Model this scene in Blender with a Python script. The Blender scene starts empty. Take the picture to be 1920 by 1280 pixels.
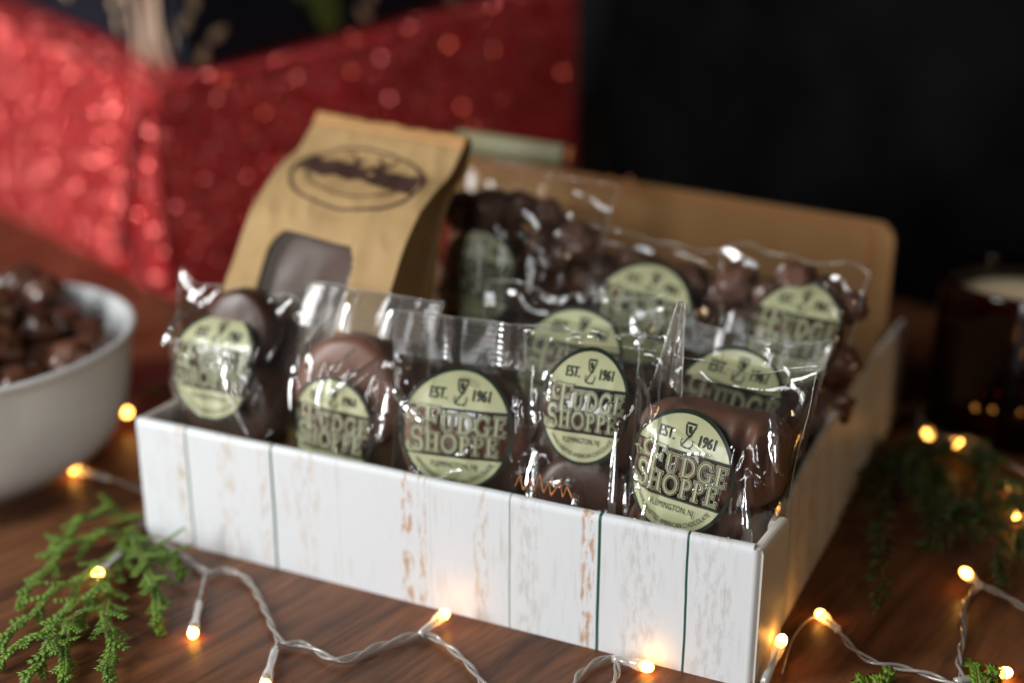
import bpy, math, random
from mathutils import Vector, Matrix, noise
S = bpy.context.scene
COL = S.collection
random.seed(7)
PI = math.pi
# ------------------------------------------------------------------ camera
cd = bpy.data.cameras.new('camera'); cam = bpy.data.objects.new('camera', cd); COL.objects.link(cam)
yaw, pit = 0.443099, 0.327366
fw = Vector((-math.sin(yaw)*math.cos(pit), math.cos(yaw)*math.cos(pit), -math.sin(pit)))
cam.location = (0.09453, -0.41728, 0.284507)
cam.rotation_euler = fw.to_track_quat('-Z', 'Y').to_euler()
cd.sensor_width = 36; cd.lens = 44.03; cd.clip_start = 0.01; cd.clip_end = 50
cd.dof.use_dof = True; cd.dof.focus_distance = 0.487; cd.dof.aperture_fstop = 2.85
S.camera = cam
# ------------------------------------------------------------------ world, light, exposure
w = bpy.data.worlds.new('World'); S.world = w; w.use_nodes = True
bg = w.node_tree.nodes['Background']; bg.inputs[0].default_value = (0.75, 0.8, 1.0, 1); bg.inputs[1].default_value = 0.022
def area(name, loc, target, sx, sy, power, col):
    d = bpy.data.lights.new(name, 'AREA'); d.shape = 'RECTANGLE'; d.size = sx; d.size_y = sy; d.energy = power; d.color = col
    o = bpy.data.objects.new(name, d); COL.objects.link(o); o.location = loc
    o.rotation_euler = (Vector(target)-Vector(loc)).to_track_quat('-Z', 'Y').to_euler(); return o
area('window_light', (-1.10, -0.90, 0.64), (-0.27, 0.12, 0.05), 0.26, 1.16, 32, (0.97, 0.98, 0.97))
area('front_fill_light', (-0.16, -1.12, 0.46), (-0.3, 0.05, 0.05), 0.20, 0.84, 5.0, (0.95, 0.98, 1.0))  # added fill from the front to brighten the bowl, not a real window
area('warm_side_fill', (0.62, 0.16, 0.42), (0.0, 0.15, 0.03), 0.12, 0.12, .75, (1.0, 0.74, 0.46))  # added warm fill for the carton's right wall, standing in for off-frame string lights
S.view_settings.view_transform = 'Standard'; S.view_settings.look = 'None'
S.view_settings.exposure = -0.22; S.view_settings.gamma = 1; S.view_settings.use_curve_mapping = False
S.cycles.use_denoising = True
S.cycles.transparent_max_bounces = 40; S.cycles.max_bounces = 10; S.cycles.sample_clamp_indirect = 6
# ------------------------------------------------------------------ materials
def newmat(name):
    m = bpy.data.materials.new(name); m.use_nodes = True; nt = m.node_tree
    return m, nt, nt.nodes['Principled BSDF'], nt.nodes['Material Output']
def nd(nt, t, **k):
    n = nt.nodes.new(t)
    for a, b in k.items():
        if a.startswith('i_'): n.inputs[int(a[2:])].default_value = b
        else: setattr(n, a, b)
    return n
def mth(nt, op, a, b=None, c=None):
    n = nt.nodes.new('ShaderNodeMath'); n.operation = op
    for i, v in enumerate((a, b, c)):
        if v is None: continue
        if isinstance(v, (int, float)): n.inputs[i].default_value = v
        else: nt.links.new(v, n.inputs[i])
    return n.outputs[0]
def mixc(nt, f, a, b):
    n = nt.nodes.new('ShaderNodeMix'); n.data_type = 'RGBA'
    for i, v in ((0, f), (6, a), (7, b)):
        if isinstance(v, (int, float)): n.inputs[i].default_value = v
        elif isinstance(v, tuple): n.inputs[i].default_value = (*v, 1)
        else: nt.links.new(v, n.inputs[i])
    return n.outputs[2]
def coords(nt, scale=(1, 1, 1), rot=(0, 0, 0), loc=(0, 0, 0)):
    tc = nt.nodes.new('ShaderNodeTexCoord'); mp = nt.nodes.new('ShaderNodeMapping')
    mp.inputs[1].default_value = loc; mp.inputs[2].default_value = rot; mp.inputs[3].default_value = scale
    nt.links.new(tc.outputs['Object'], mp.inputs[0]); return mp.outputs[0]
def noi(nt, vec, sc, det=3, rough=0.5):
    n = nt.nodes.new('ShaderNodeTexNoise'); n.inputs['Scale'].default_value = sc
    n.inputs['Detail'].default_value = det; n.inputs['Roughness'].default_value = rough
    nt.links.new(vec, n.inputs[0]); return n.outputs[0]
def ramp(nt, v, a, b):
    n = nt.nodes.new('ShaderNodeMapRange'); n.inputs[1].default_value = a; n.inputs[2].default_value = b
    nt.links.new(v, n.inputs[0]); return n.outputs[0]
def bump(nt, h, st, dist, bs):
    b = nt.nodes.new('ShaderNodeBump'); b.inputs['Strength'].default_value = st; b.inputs['Distance'].default_value = dist
    nt.links.new(h, b.inputs['Height']); nt.links.new(b.outputs[0], bs.inputs['Normal']); return b
def simple(name, c1, c2, sc=60, rough=0.5, bst=0.3, bd=0.0005, spec=None, **kw):
    m, nt, bs, out = newmat(name); v = coords(nt)
    n = noi(nt, v, sc, 4); nt.links.new(mixc(nt, ramp(nt, n, .3, .7), c1, c2), bs.inputs['Base Color'])
    bs.inputs['Roughness'].default_value = rough
    for k, x in kw.items(): bs.inputs[k.replace('_', ' ')].default_value = x
    bump(nt, n, bst, bd, bs); return m
def filmmat(name, tint, base, edge, haze, rough=0.05, hazecol=(.8, .8, .75)):
    m, nt, bs, out = newmat(name); nt.nodes.remove(bs); v = coords(nt)
    lw = nd(nt, 'ShaderNodeLayerWeight'); lw.inputs[0].default_value = 0.5
    f = mth(nt, 'POWER', lw.outputs['Facing'], 3.0)
    n = noi(nt, v, 95, 4, .6)
    fac = mth(nt, 'MULTIPLY_ADD', f, edge, base); fac = mth(nt, 'MINIMUM', fac, .95)
    b = nd(nt, 'ShaderNodeBump'); b.inputs['Strength'].default_value = .16; b.inputs['Distance'].default_value = .002
    nt.links.new(n, b.inputs['Height']); nt.links.new(b.outputs[0], lw.inputs['Normal'])
    tr = nd(nt, 'ShaderNodeBsdfTransparent'); tr.inputs[0].default_value = (*tint, 1)
    gl = nd(nt, 'ShaderNodeBsdfGlossy'); gl.inputs['Roughness'].default_value = rough; gl.inputs[0].default_value = (1, 1, 1, 1)
    nt.links.new(b.outputs[0], gl.inputs['Normal'])
    df = nd(nt, 'ShaderNodeBsdfDiffuse'); df.inputs[0].default_value = (*hazecol, 1)
    m1 = nd(nt, 'ShaderNodeMixShader'); m1.inputs[0].default_value = haze
    nt.links.new(tr.outputs[0], m1.inputs[1]); nt.links.new(df.outputs[0], m1.inputs[2])
    m2 = nd(nt, 'ShaderNodeMixShader'); nt.links.new(fac, m2.inputs[0])
    nt.links.new(m1.outputs[0], m2.inputs[1]); nt.links.new(gl.outputs[0], m2.inputs[2])
    nt.links.new(m2.outputs[0], out.inputs[0]); return m
def emit(name, col, st):
    m, nt, bs, out = newmat(name); nt.nodes.remove(bs)
    e = nd(nt, 'ShaderNodeEmission'); e.inputs[0].default_value = (*col, 1); e.inputs[1].default_value = st
    nt.links.new(e.outputs[0], out.inputs[0]); return m

M = {}
M['film'] = filmmat('clear_film', (.97, .97, .95), .075, .8, .008)
M['seal'] = filmmat('crimped_film', (.93, .93, .9), .12, .7, .06)
M['shiny_seal'] = filmmat('shiny_crimped_film', (.90, .90, .87), .30, .7, .10)
M['edge'] = filmmat('film_cut_edge', (.8, .8, .78), .25, .6, .45, .15)
M['ribbed'] = simple('ribbed_milk_chocolate', (.115, .047, .028), (.165, .074, .046), 60, .5, .4, .0012)
M['card'] = simple('white_card', (.62, .57, .49), (.68, .63, .55), 30, .5, .1, .0003)
M['olive'] = simple('olive_header_card', (.20, .19, .10), (.25, .24, .13), 30, .5)
M['fold'] = simple('folded_kraft_edge', (.40, .20, .065), (.46, .25, .09), 30, .7)
M['crease_shade'] = simple('dark_red_crease_shade', (.05, .004, .006), (.08, .006, .008), 30, .7)  # shade of the gift's corner creases, put in as dark red colour
M['fold_film'] = filmmat('folded_clear_film', (.93, .93, .91), .38, .6, .05, .10)
M['pane'] = filmmat('window_film', (.95, .95, .95), .03, .35, .16, .10, (.35, .3, .26))
M['sleeve'] = filmmat('clear_sleeve', (.92, .9, .86), .16, .8, .42, .15)
M['cream'] = simple('label_cream', (.44, .45, .26), (.50, .50, .30), 90, .32, .1, Coat_Weight=.6, Coat_Roughness=.12)
M['ink'] = simple('label_ink', (.012, .02, .012), (.02, .03, .018), 90, .4, .05)
M['pale'] = simple('label_letter', (.38, .39, .24), (.44, .45, .28), 90, .35, .05)
M['nut'] = simple('nut_cluster_chocolate', (.095, .036, .019), (.165, .066, .038), 45, .28, .5, .0015, Coat_Weight=.6, Coat_Roughness=.15)
M['choc'] = simple('dark_chocolate', (.048, .019, .012), (.085, .035, .023), 70, .42, .4, .001, Coat_Weight=.12, Coat_Roughness=.2)
M['milk'] = simple('milk_chocolate', (.13, .055, .034), (.19, .088, .058), 50, .46, .45, .001, Coat_Weight=.1, Coat_Roughness=.25)
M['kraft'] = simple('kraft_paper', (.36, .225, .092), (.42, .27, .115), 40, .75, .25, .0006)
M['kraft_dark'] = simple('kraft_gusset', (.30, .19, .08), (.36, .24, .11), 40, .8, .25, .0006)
M['board_in'] = simple('brown_cardboard', (.27, .135, .045), (.32, .165, .06), 25, .85, .2, .0004)
M['rust'] = simple('orange_print', (.42, .13, .035), (.36, .10, .03), 60, .8)
M['white'] = simple('white_ceramic', (.86, .88, .88), (.88, .90, .90), 15, .22, .02, .0003, Coat_Weight=.4)
M['wax'] = simple('candle_wax', (.75, .6, .42), (.7, .55, .36), 30, .5, .05, Subsurface_Weight=.2)
M['navy'] = simple('navy_paper', (.008, .010, .018), (.012, .014, .024), 20, .7, Specular_IOR_Level=.15)
M['leafprint'] = simple('leaf_print', (.60, .46, .30), (.46, .33, .20), 40, .6)
M['greenprint'] = simple('green_print', (.08, .14, .02), (.12, .18, .03), 40, .6)
M['ribbon'] = simple('ribbon_satin', (.42, .27, .20), (.5, .36, .26), 40, .4)
M['brownlogo'] = simple('brown_print', (.045, .018, .014), (.07, .03, .022), 120, .6)
M['thuja'] = simple('thuja_leaf', (.080, .155, .010), (.145, .255, .018), 120, .5, .4)
M['needle'] = simple('needle_leaf', (.032, .062, .010), (.058, .10, .018), 120, .5, .4)
M['twig'] = simple('twig_bark', (.09, .05, .02), (.13, .07, .03), 120, .7)
M['shred'] = simple('shredded_paper', (.36, .12, .035), (.45, .17, .05), 120, .7)
M['bulb'] = emit('warm_bulb', (1, .42, .075), 20)
M['core'] = emit('hot_core', (1, .72, .38), 160)
M['wire'] = simple('clear_wire', (.50, .46, .42), (.62, .58, .53), 200, .22, .1, Transmission_Weight=.6, Coat_Weight=.5)

# amber jar glass
m, nt, bs, out = newmat('amber_glass'); nt.nodes.remove(bs)
tr = nd(nt, 'ShaderNodeBsdfTransparent'); tr.inputs[0].default_value = (.25, .085, .028, 1)
gl = nd(nt, 'ShaderNodeBsdfGlossy'); gl.inputs['Roughness'].default_value = .04
lw = nd(nt, 'ShaderNodeLayerWeight'); lw.inputs[0].default_value = .5
mx = nd(nt, 'ShaderNodeMixShader'); nt.links.new(mth(nt, 'MULTIPLY_ADD', mth(nt, 'POWER', lw.outputs['Facing'], 4.0), .7, .05), mx.inputs[0])
nt.links.new(tr.outputs[0], mx.inputs[1]); nt.links.new(gl.outputs[0], mx.inputs[2]); nt.links.new(mx.outputs[0], out.inputs[0])
M['amber'] = m
# wooden table
m, nt, bs, out = newmat('walnut_table')
v = coords(nt, (1, 1, 1), (0, 0, math.radians(-78)))
st = nd(nt, 'ShaderNodeMapping'); st.inputs[3].default_value = (2.2, 22, 1); nt.links.new(v, st.inputs[0])
wv = nd(nt, 'ShaderNodeMapping'); wv.inputs[3].default_value = (1, 1, 1); nt.links.new(v, wv.inputs[0])
n0 = nd(nt, 'ShaderNodeTexNoise'); n0.inputs['Scale'].default_value = 3.0; n0.inputs['Detail'].default_value = 6; n0.inputs['Roughness'].default_value = .65
n0.inputs['Distortion'].default_value = .9; nt.links.new(st.outputs[0], n0.inputs[0])
n1 = noi(nt, st.outputs[0], 16, 5, .7)
n2 = noi(nt, wv.outputs[0], 7, 2)
a = mixc(nt, ramp(nt, n0.outputs[0], .33, .68), (.042, .013, .005), (.235, .088, .034))
a = mixc(nt, mth(nt, 'MULTIPLY', ramp(nt, n1, .52, .75), .55), a, (.030, .011, .005))
a = mixc(nt, mth(nt, 'MULTIPLY', ramp(nt, n2, .4, .7), .35), a, (.24, .12, .065))
nt.links.new(a, bs.inputs['Base Color']); bs.inputs['Roughness'].default_value = .36
nt.links.new(mth(nt, 'MULTIPLY_ADD', n1, .25, .26), bs.inputs['Roughness'])
bs.inputs['Specular IOR Level'].default_value = .25
bump(nt, n1, .3, .0006, bs); M['table'] = m
# printed white boards
def boards(name, lines, stains, axis=0, base=(.71, .73, .75)):
    m, nt, bs, out = newmat(name); v = coords(nt, loc=(-.15, .157, 0))
    sx = nd(nt, 'ShaderNodeSeparateXYZ'); nt.links.new(v, sx.inputs[0]); X = sx.outputs[axis]; Z = sx.outputs[2]
    wob = mth(nt, 'MULTIPLY_ADD', noi(nt, v, 30, 2), .0016, -.0008); XX = mth(nt, 'ADD', X, wob)
    mp = nd(nt, 'ShaderNodeMapping'); mp.inputs[3].default_value = (420, 420, 45); nt.links.new(v, mp.inputs[0])
    g = noi(nt, mp.outputs[0], 1.0, 3, .6)
    mp2 = nd(nt, 'ShaderNodeMapping'); mp2.inputs[3].default_value = (380, 380, 120); nt.links.new(v, mp2.inputs[0])
    spk = noi(nt, mp2.outputs[0], 1.0, 3, .6)
    patch = noi(nt, v, 26, 3)
    col = mixc(nt, mth(nt, 'MULTIPLY', ramp(nt, g, .52, .72), mth(nt, 'MULTIPLY', ramp(nt, patch, .42, .6), .5)), base, (.48, .40, .30))
    for (x0, wd, am, c) in stains:
        d = mth(nt, 'ABSOLUTE', mth(nt, 'SUBTRACT', XX, x0)); k = mth(nt, 'SUBTRACT', 1.0, ramp(nt, d, wd*.6, wd))
        k = mth(nt, 'MULTIPLY', k, mth(nt, 'MULTIPLY', ramp(nt, spk, .47, .62), am)); col = mixc(nt, k, col, c)
    for (x0, wd, am) in lines:
        d = mth(nt, 'ABSOLUTE', mth(nt, 'SUBTRACT', XX, x0)); k = mth(nt, 'SUBTRACT', 1.0, ramp(nt, d, wd*.5, wd))
        col = mixc(nt, mth(nt, 'MULTIPLY', k, am), col, (.010, .075, .045))
    nt.links.new(col, bs.inputs['Base Color']); bs.inputs['Roughness'].default_value = .42
    bump(nt, g, .08, .0004, bs); return m
RU = (.52, .31, .18); TN = (.52, .38, .24); GR = (.42, .36, .30)
M['board_front'] = boards('white_plank_print', [(-.2707, .0007, .9), (-.2231, .0008, 1), (-.1047, .0005, .6), (-.0651, .0009, 1), (-.0286, .0007, 1), (-.188, .0004, .12), (-.142, .0004, .15)],
    [(-.2745, .003, .8, TN), (-.1535, .0035, .9, RU), (-.146, .0025, .85, TN), (-.0700, .0035, .95, RU), (-.248, .007, .4, TN), (-.096, .006, .35, GR), (-.048, .009, .35, GR), (-.018, .010, .35, GR), (-.118, .004, .5, TN), (-.2275, .003, .45, TN), (-.205, .007, .3, TN)])
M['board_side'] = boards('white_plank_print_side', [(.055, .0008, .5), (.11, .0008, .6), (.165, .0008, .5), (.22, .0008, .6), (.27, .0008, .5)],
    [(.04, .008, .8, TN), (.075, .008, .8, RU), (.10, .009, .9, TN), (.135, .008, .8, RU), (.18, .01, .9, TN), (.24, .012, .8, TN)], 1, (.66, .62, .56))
# red glitter
m, nt, bs, out = newmat('red_glitter'); v = coords(nt)
bs.inputs['Specular IOR Level'].default_value = .25
vo = nd(nt, 'ShaderNodeTexVoronoi'); vo.inputs['Scale'].default_value = 420; nt.links.new(v, vo.inputs[0])
sc = nd(nt, 'ShaderNodeSeparateColor'); nt.links.new(vo.outputs['Color'], sc.inputs[0])
fl = ramp(nt, sc.outputs[0], .42, .44)
big = noi(nt, v, 9, 3)
base = mixc(nt, ramp(nt, big, .3, .7), (.46, .005, .012), (.60, .010, .020))
nt.links.new(mixc(nt, fl, base, (1.0, .20, .18)), bs.inputs['Base Color'])
nt.links.new(mth(nt, 'MULTIPLY', fl, .5), bs.inputs['Metallic']); nt.links.new(mth(nt, 'MULTIPLY_ADD', fl, -.27, .42), bs.inputs['Roughness'])
ge = nd(nt, 'ShaderNodeNewGeometry'); sb = nd(nt, 'ShaderNodeVectorMath', operation='SUBTRACT'); nt.links.new(vo.outputs['Color'], sb.inputs[0]); sb.inputs[1].default_value = (.5, .5, .5)
sc2 = nd(nt, 'ShaderNodeVectorMath', operation='SCALE'); nt.links.new(sb.outputs[0], sc2.inputs[0]); nt.links.new(mth(nt, 'MULTIPLY_ADD', fl, 3.0, .10), sc2.inputs['Scale'])
ad = nd(nt, 'ShaderNodeVectorMath', operation='ADD'); nt.links.new(ge.outputs['Normal'], ad.inputs[0]); nt.links.new(sc2.outputs[0], ad.inputs[1])
no = nd(nt, 'ShaderNodeVectorMath', operation='NORMALIZE'); nt.links.new(ad.outputs[0], no.inputs[0]); nt.links.new(no.outputs[0], bs.inputs['Normal'])
M['glitter'] = m
M['black'] = simple('black_leather', (.0012, .0012, .0014), (.004, .004, .0045), 14, .6, .6, .002, Specular_IOR_Level=.03)
M['wall'] = simple('dark_wall', (.01, .01, .012), (.016, .016, .018), 5, .8)

# ------------------------------------------------------------------ mesh helpers
class MB:
    def __init__(s): s.v = []; s.f = []; s.m = []; s.sm = []
    def add(s, vs, fs, mi=0, smooth=True):
        o = len(s.v); s.v += [tuple(p) for p in vs]
        for f in fs: s.f.append(tuple(i+o for i in f)); s.m.append(mi); s.sm.append(smooth)
    def grid(s, fn, nu, nv, mi=0, close=False, smooth=True, flip=False):
        vs = [fn(i/nu, j/nv) for j in range(nv+1) for i in range(nu+(0 if close else 1))]
        W = nu if close else nu+1; fs = []
        for j in range(nv):
            for i in range(nu):
                a = j*W+i; b = j*W+(i+1) % W; q = (a, b, b+W, a+W); fs.append(q[::-1] if flip else q)
        s.add(vs, fs, mi, smooth)
    def tube(s, path, r, seg=8, mi=0, cap=True, rfn=None):
        n = len(path); vs = []; up = Vector((0, 0, 1)); P = [Vector(p) for p in path]
        side = None
        for k in range(n):
            d = (P[min(k+1, n-1)]-P[max(k-1, 0)]).normalized()
            if side is None:
                side = d.cross(up)
                if side.length < .1: side = d.cross(Vector((1, 0, 0)))
            side = (side - d*side.dot(d)).normalized(); b = d.cross(side)
            rr = r if rfn is None else rfn(k/(n-1))*r
            for i in range(seg):
                a = 2*PI*i/seg; vs.append(P[k]+side*math.cos(a)*rr+b*math.sin(a)*rr)
        fs = [(k*seg+i, k*seg+(i+1) % seg, (k+1)*seg+(i+1) % seg, (k+1)*seg+i) for k in range(n-1) for i in range(seg)]
        if cap: fs += [tuple(range(seg))[::-1], tuple((n-1)*seg+i for i in range(seg))]
        s.add(vs, fs, mi)
    def box(s, a, b, mi=0):
        x0, y0, z0 = a; x1, y1, z1 = b
        vs = [(x0, y0, z0), (x1, y0, z0), (x1, y1, z0), (x0, y1, z0), (x0, y0, z1), (x1, y0, z1), (x1, y1, z1), (x0, y1, z1)]
        s.add(vs, [(0, 3, 2, 1), (4, 5, 6, 7), (0, 1, 5, 4), (1, 2, 6, 5), (2, 3, 7, 6), (3, 0, 4, 7)], mi, False)
    def ell(s, c, r, nu=20, nv=12, mi=0, fn=None, mat=None):
        def g(u, v):
            a = 2*PI*u; b = PI*(v-.5); d = Vector((math.cos(b)*math.cos(a), math.cos(b)*math.sin(a), math.sin(b)))
            k = fn(d) if fn else 1
            p = Vector((d.x*r[0], d.y*r[1], d.z*r[2]))*k
            if mat: p = mat @ p
            return Vector(c)+p
        s.grid(g, nu, nv, mi, close=True)
    def build(s, name, mats, parent=None, bev=0, sub=0, solid=0):
        me = bpy.data.meshes.new(name); me.from_pydata(s.v, [], s.f)
        for mm in (mats if isinstance(mats, (list, tuple)) else [mats]): me.materials.append(mm)
        for i, p in enumerate(me.polygons): p.material_index = s.m[i]; p.use_smooth = s.sm[i]
        me.validate(); me.update()
        o = bpy.data.objects.new(name, me); COL.objects.link(o)
        if parent: o.parent = parent
        if bev:
            b = o.modifiers.new('b', 'BEVEL'); b.width = bev; b.segments = 3; b.limit_method = 'ANGLE'
        if sub:
            b = o.modifiers.new('s', 'SUBSURF'); b.levels = sub; b.render_levels = sub
        if solid:
            b = o.modifiers.new('t', 'SOLIDIFY'); b.thickness = solid; b.offset = -1
        return o
def tag(o, label, cat, group=None):
    o['label'] = label; o['category'] = cat
    if group: o['group'] = group
    return o
def thing(name, label, cat, loc=(0, 0, 0), rot=(0, 0, 0), group=None):
    o = bpy.data.objects.new(name, None); o.empty_display_size = .02; COL.objects.link(o); o.location = loc; o.rotation_euler = rot
    return tag(o, label, cat, group)
def spline(pts, n=8):
    P = [Vector(p) for p in pts]; P = [P[0]*2-P[1]]+P+[P[-1]*2-P[-2]]; out = []
    for k in range(1, len(P)-2):
        a, b, c, d = P[k-1:k+3]
        for i in range(n):
            t = i/n; out.append(.5*((2*b)+(c-a)*t+(2*a-5*b+4*c-d)*t*t+(3*b-a-3*c+d)*t**3))
    out.append(P[-2]); return out

# ------------------------------------------------------------------ structure: table, backdrop, wall
b = MB(); b.box((-2.2, -1.2, -.04), (1.6, 1.5, 0)); o = b.build('table_top', M['table'], bev=.003); o['kind'] = 'structure'
b = MB(); b.box((-3.5, 1.62, -.8), (3, 1.7, 2.2)); o = b.build('wall', M['wall']); o['kind'] = 'structure'
# black upholstered panel standing behind the box
b = MB()
A0, A1 = Vector((-.352, .700, 0)), Vector((.62, .21, 0)); dd = (A1-A0).normalized(); nn = Vector((-dd.y, dd.x, 0))
def pf(u, v):
    p = A0.lerp(A1, u)+Vector((0, 0, .0+.6*v))
    q = noise.noise(Vector((u*5, v*3, 0)))*.004
    return p+nn*(.02*(abs(2*v-1)**6)+.02*(abs(2*u-1)**12)+q)
b.grid(pf, 60, 30, flip=False)
def pk(u, v): return A0.lerp(A1, u)+Vector((0, 0, .6*v))+nn*.12
b.grid(pk, 60, 30, flip=True)
b.grid(lambda u, v: pf(0, v).lerp(pk(0, v), u), 2, 30); b.grid(lambda u, v: pf(1, v).lerp(pk(1, v), u), 2, 30, flip=True)
b.grid(lambda u, v: pf(u, 1).lerp(pk(u, 1), v), 60, 2)
o = b.build('backdrop', M['black']); o['kind'] = 'structure'

# ------------------------------------------------------------------ red gift and navy gift
def quadbulge(b, P, n, nu, nv, amp, seed, mi=0, flip=False):
    P = [Vector(p) for p in P]
    def g(u, v):
        p = P[0].lerp(P[1], u).lerp(P[3].lerp(P[2], u), v); e = 16*u*(1-u)*v*(1-v)
        return p+n*(amp*e+.25*amp*min(1, e*4)*noise.noise(Vector((u*4+seed, v*4, seed))))
    b.grid(g, nu, nv, mi, flip=flip)
g0 = Vector((-.548, .321, 0)); gA = Vector((-.366, .169, 0)); gB = Vector((.185, .366, 0))
q0 = g0; q1 = g0+gB; q2 = g0+gA*1.1+gB; q3 = g0+gA*1.1
def T(p): # tilted, hand-wrapped lid plane
    d = p-g0; det = gB.x*gA.y-gB.y*gA.x; bb = (d.x*gA.y-d.y*gA.x)/det; aa = (gB.x*d.y-gB.y*d.x)/det
    return Vector((p.x, p.y, .160+.062*bb+.040*aa))
gift = thing('gift_box', 'large gift box wrapped in red glittery paper behind the bowl and the kraft bag', 'gift', (g0.x, g0.y, 0))
inv = Matrix.Translation(-Vector((g0.x, g0.y, 0)))
def local(b, origin): b.v = [tuple(Vector(p)-origin) for p in b.v]
b = MB()
nA = Vector((gA.y, -gA.x, 0)).normalized()*-1
if nA.y > 0: nA = -nA
nB = Vector((gB.y, -gB.x, 0)).normalized()
quadbulge(b, [q3, q0, T(q0), T(q3)], nA, 40, 24, .010, 1)
quadbulge(b, [q0, q1, T(q1), T(q0)], nB, 40, 24, .006, 4)
quadbulge(b, [T(q0), T(q1), T(q2), T(q3)], Vector((0, 0, 1)), 40, 40, .004, 7)
quadbulge(b, [q1, q2, T(q2), T(q1)], -nA, 10, 10, .004, 2); quadbulge(b, [q2, q3, T(q3), T(q2)], -nB, 10, 10, .004, 3)
local(b, g0); b.build('wrapping', M['glitter'], gift)
# folded end flaps of the paper on the corner
b = MB(); H = .16
def flapf(pts, th=.0025):
    P = [g0+gA.normalized()*a+nA*(o_+.0)+Vector((0, 0, z)) for a, z, o_ in pts]; n = len(P)
    b.add(P+[p+nA*th for p in P], [tuple(range(n))[::-1], tuple(range(n, 2*n))]+[(i, (i+1) % n, n+(i+1) % n, n+i) for i in range(n)], 0, False)
flapf([(.000, .155, .003), (.012, .10, .010), (.052, .03, .014), (.030, .004, .010), (.0, .002, .003)])
flapf([(.004, .150, .006), (.02, .105, .013), (.060, .015, .015), (.048, .012, .015), (.016, .09, .013)], .005)
local(b, g0); b.build('folded_flap', M['glitter'], gift, bev=.001)
b = MB()  # dark strips painting the shade along the folds at the near corner
def crease_strip(pts, wd):
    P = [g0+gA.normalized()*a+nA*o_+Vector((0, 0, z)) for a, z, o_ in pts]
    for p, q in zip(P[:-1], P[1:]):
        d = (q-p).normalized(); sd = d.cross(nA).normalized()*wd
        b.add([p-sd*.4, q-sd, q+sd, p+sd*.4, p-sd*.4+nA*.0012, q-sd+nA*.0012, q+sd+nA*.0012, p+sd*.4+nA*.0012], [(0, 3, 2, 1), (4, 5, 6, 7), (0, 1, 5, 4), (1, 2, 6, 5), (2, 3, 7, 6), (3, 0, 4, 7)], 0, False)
crease_strip([(.004, .150, .012), (.018, .105, .019), (.040, .055, .021), (.050, .030, .021)], .0030)
crease_strip([(.038, .060, .021), (.022, .030, .019), (.002, .006, .014)], .0018)
local(b, g0); b.build('crease_shade_strip', M['crease_shade'], gift)

nb = [Vector((-.548, .360, 0)), Vector((-.42, .64, 0)), Vector((-.80, .88, 0)), Vector((-.93, .53, 0))]
Tn = (T(nb[1])-T(nb[0])).cross(T(nb[3])-T(nb[0])).normalized()
navy = thing('gift_box', 'navy gift with pale leaf pattern lying on top of the red glittery gift', 'gift', T(nb[0]))
b = MB(); L = [T(p)+Tn*.006 for p in nb]; U = [p+Tn*.13 for p in L]; ctr = T(nb[0])
b.add([p-ctr for p in L+U], [(0, 3, 2, 1), (4, 5, 6, 7), (0, 1, 5, 4), (1, 2, 6, 5), (2, 3, 7, 6), (3, 0, 4, 7)], 0, False)
ex = (L[1]-L[0]).normalized(); nf = ex.cross(Tn).normalized()
ey = (L[3]-L[0]).normalized(); nl = Tn.cross(ey).normalized()
def leaf(o_, e1, n_, x, z, ln, wd, an, mi):
    c = L[0]-ctr+e1*x+Tn*z+n_*.0015; d1 = e1*math.cos(an)+Tn*math.sin(an); d2 = -e1*math.sin(an)+Tn*math.cos(an)
    ring = [c+d1*ln*math.cos(t)+d2*wd*math.sin(t)*(1-.3*math.cos(t)) for t in [2*PI*i/14 for i in range(14)]]
    o_.add([c+n_*.0006]+ring, [(0, 1+i, 1+(i+1) % 14) for i in range(14)], mi)
rr = random.Random(3)
for x0 in (.015, .155, .24):
    for k in range(9):
        leaf(b, ex, nf, x0+rr.uniform(-.012, .03), .008+k*.013+rr.uniform(-.003, .003), .0085, .0042, rr.uniform(.3, 2.6), 1)
leaf(b, ex, nf, .125, .035, .034, .013, 1.75, 2); leaf(b, ex, nf, .112, .06, .03, .011, 1.3, 2)
for k in range(22):
    leaf(b, ey, nl, rr.uniform(.01, .35), rr.uniform(.01, .12), .009, .0035, rr.uniform(0, 3), 1)
b.build('wrapping', [M['navy'], M['leafprint'], M['greenprint']], navy, bev=.002)
b = MB()
for k, (x, tw_) in enumerate(((.020, .1), (.036, -.15), (.055, .2), (.08, .1))):
    o_ = L[0]-ctr+ey*x+nl*.004
    b.grid(lambda u, v: o_+ey*((u-.5)*.010+tw_*v*.03)+Tn*(-.004+.14*v)+nl*(.004*math.sin(v*7+k)+.002), 3, 16)
b.build('ribbon', M['ribbon'], navy, solid=.0008)

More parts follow.
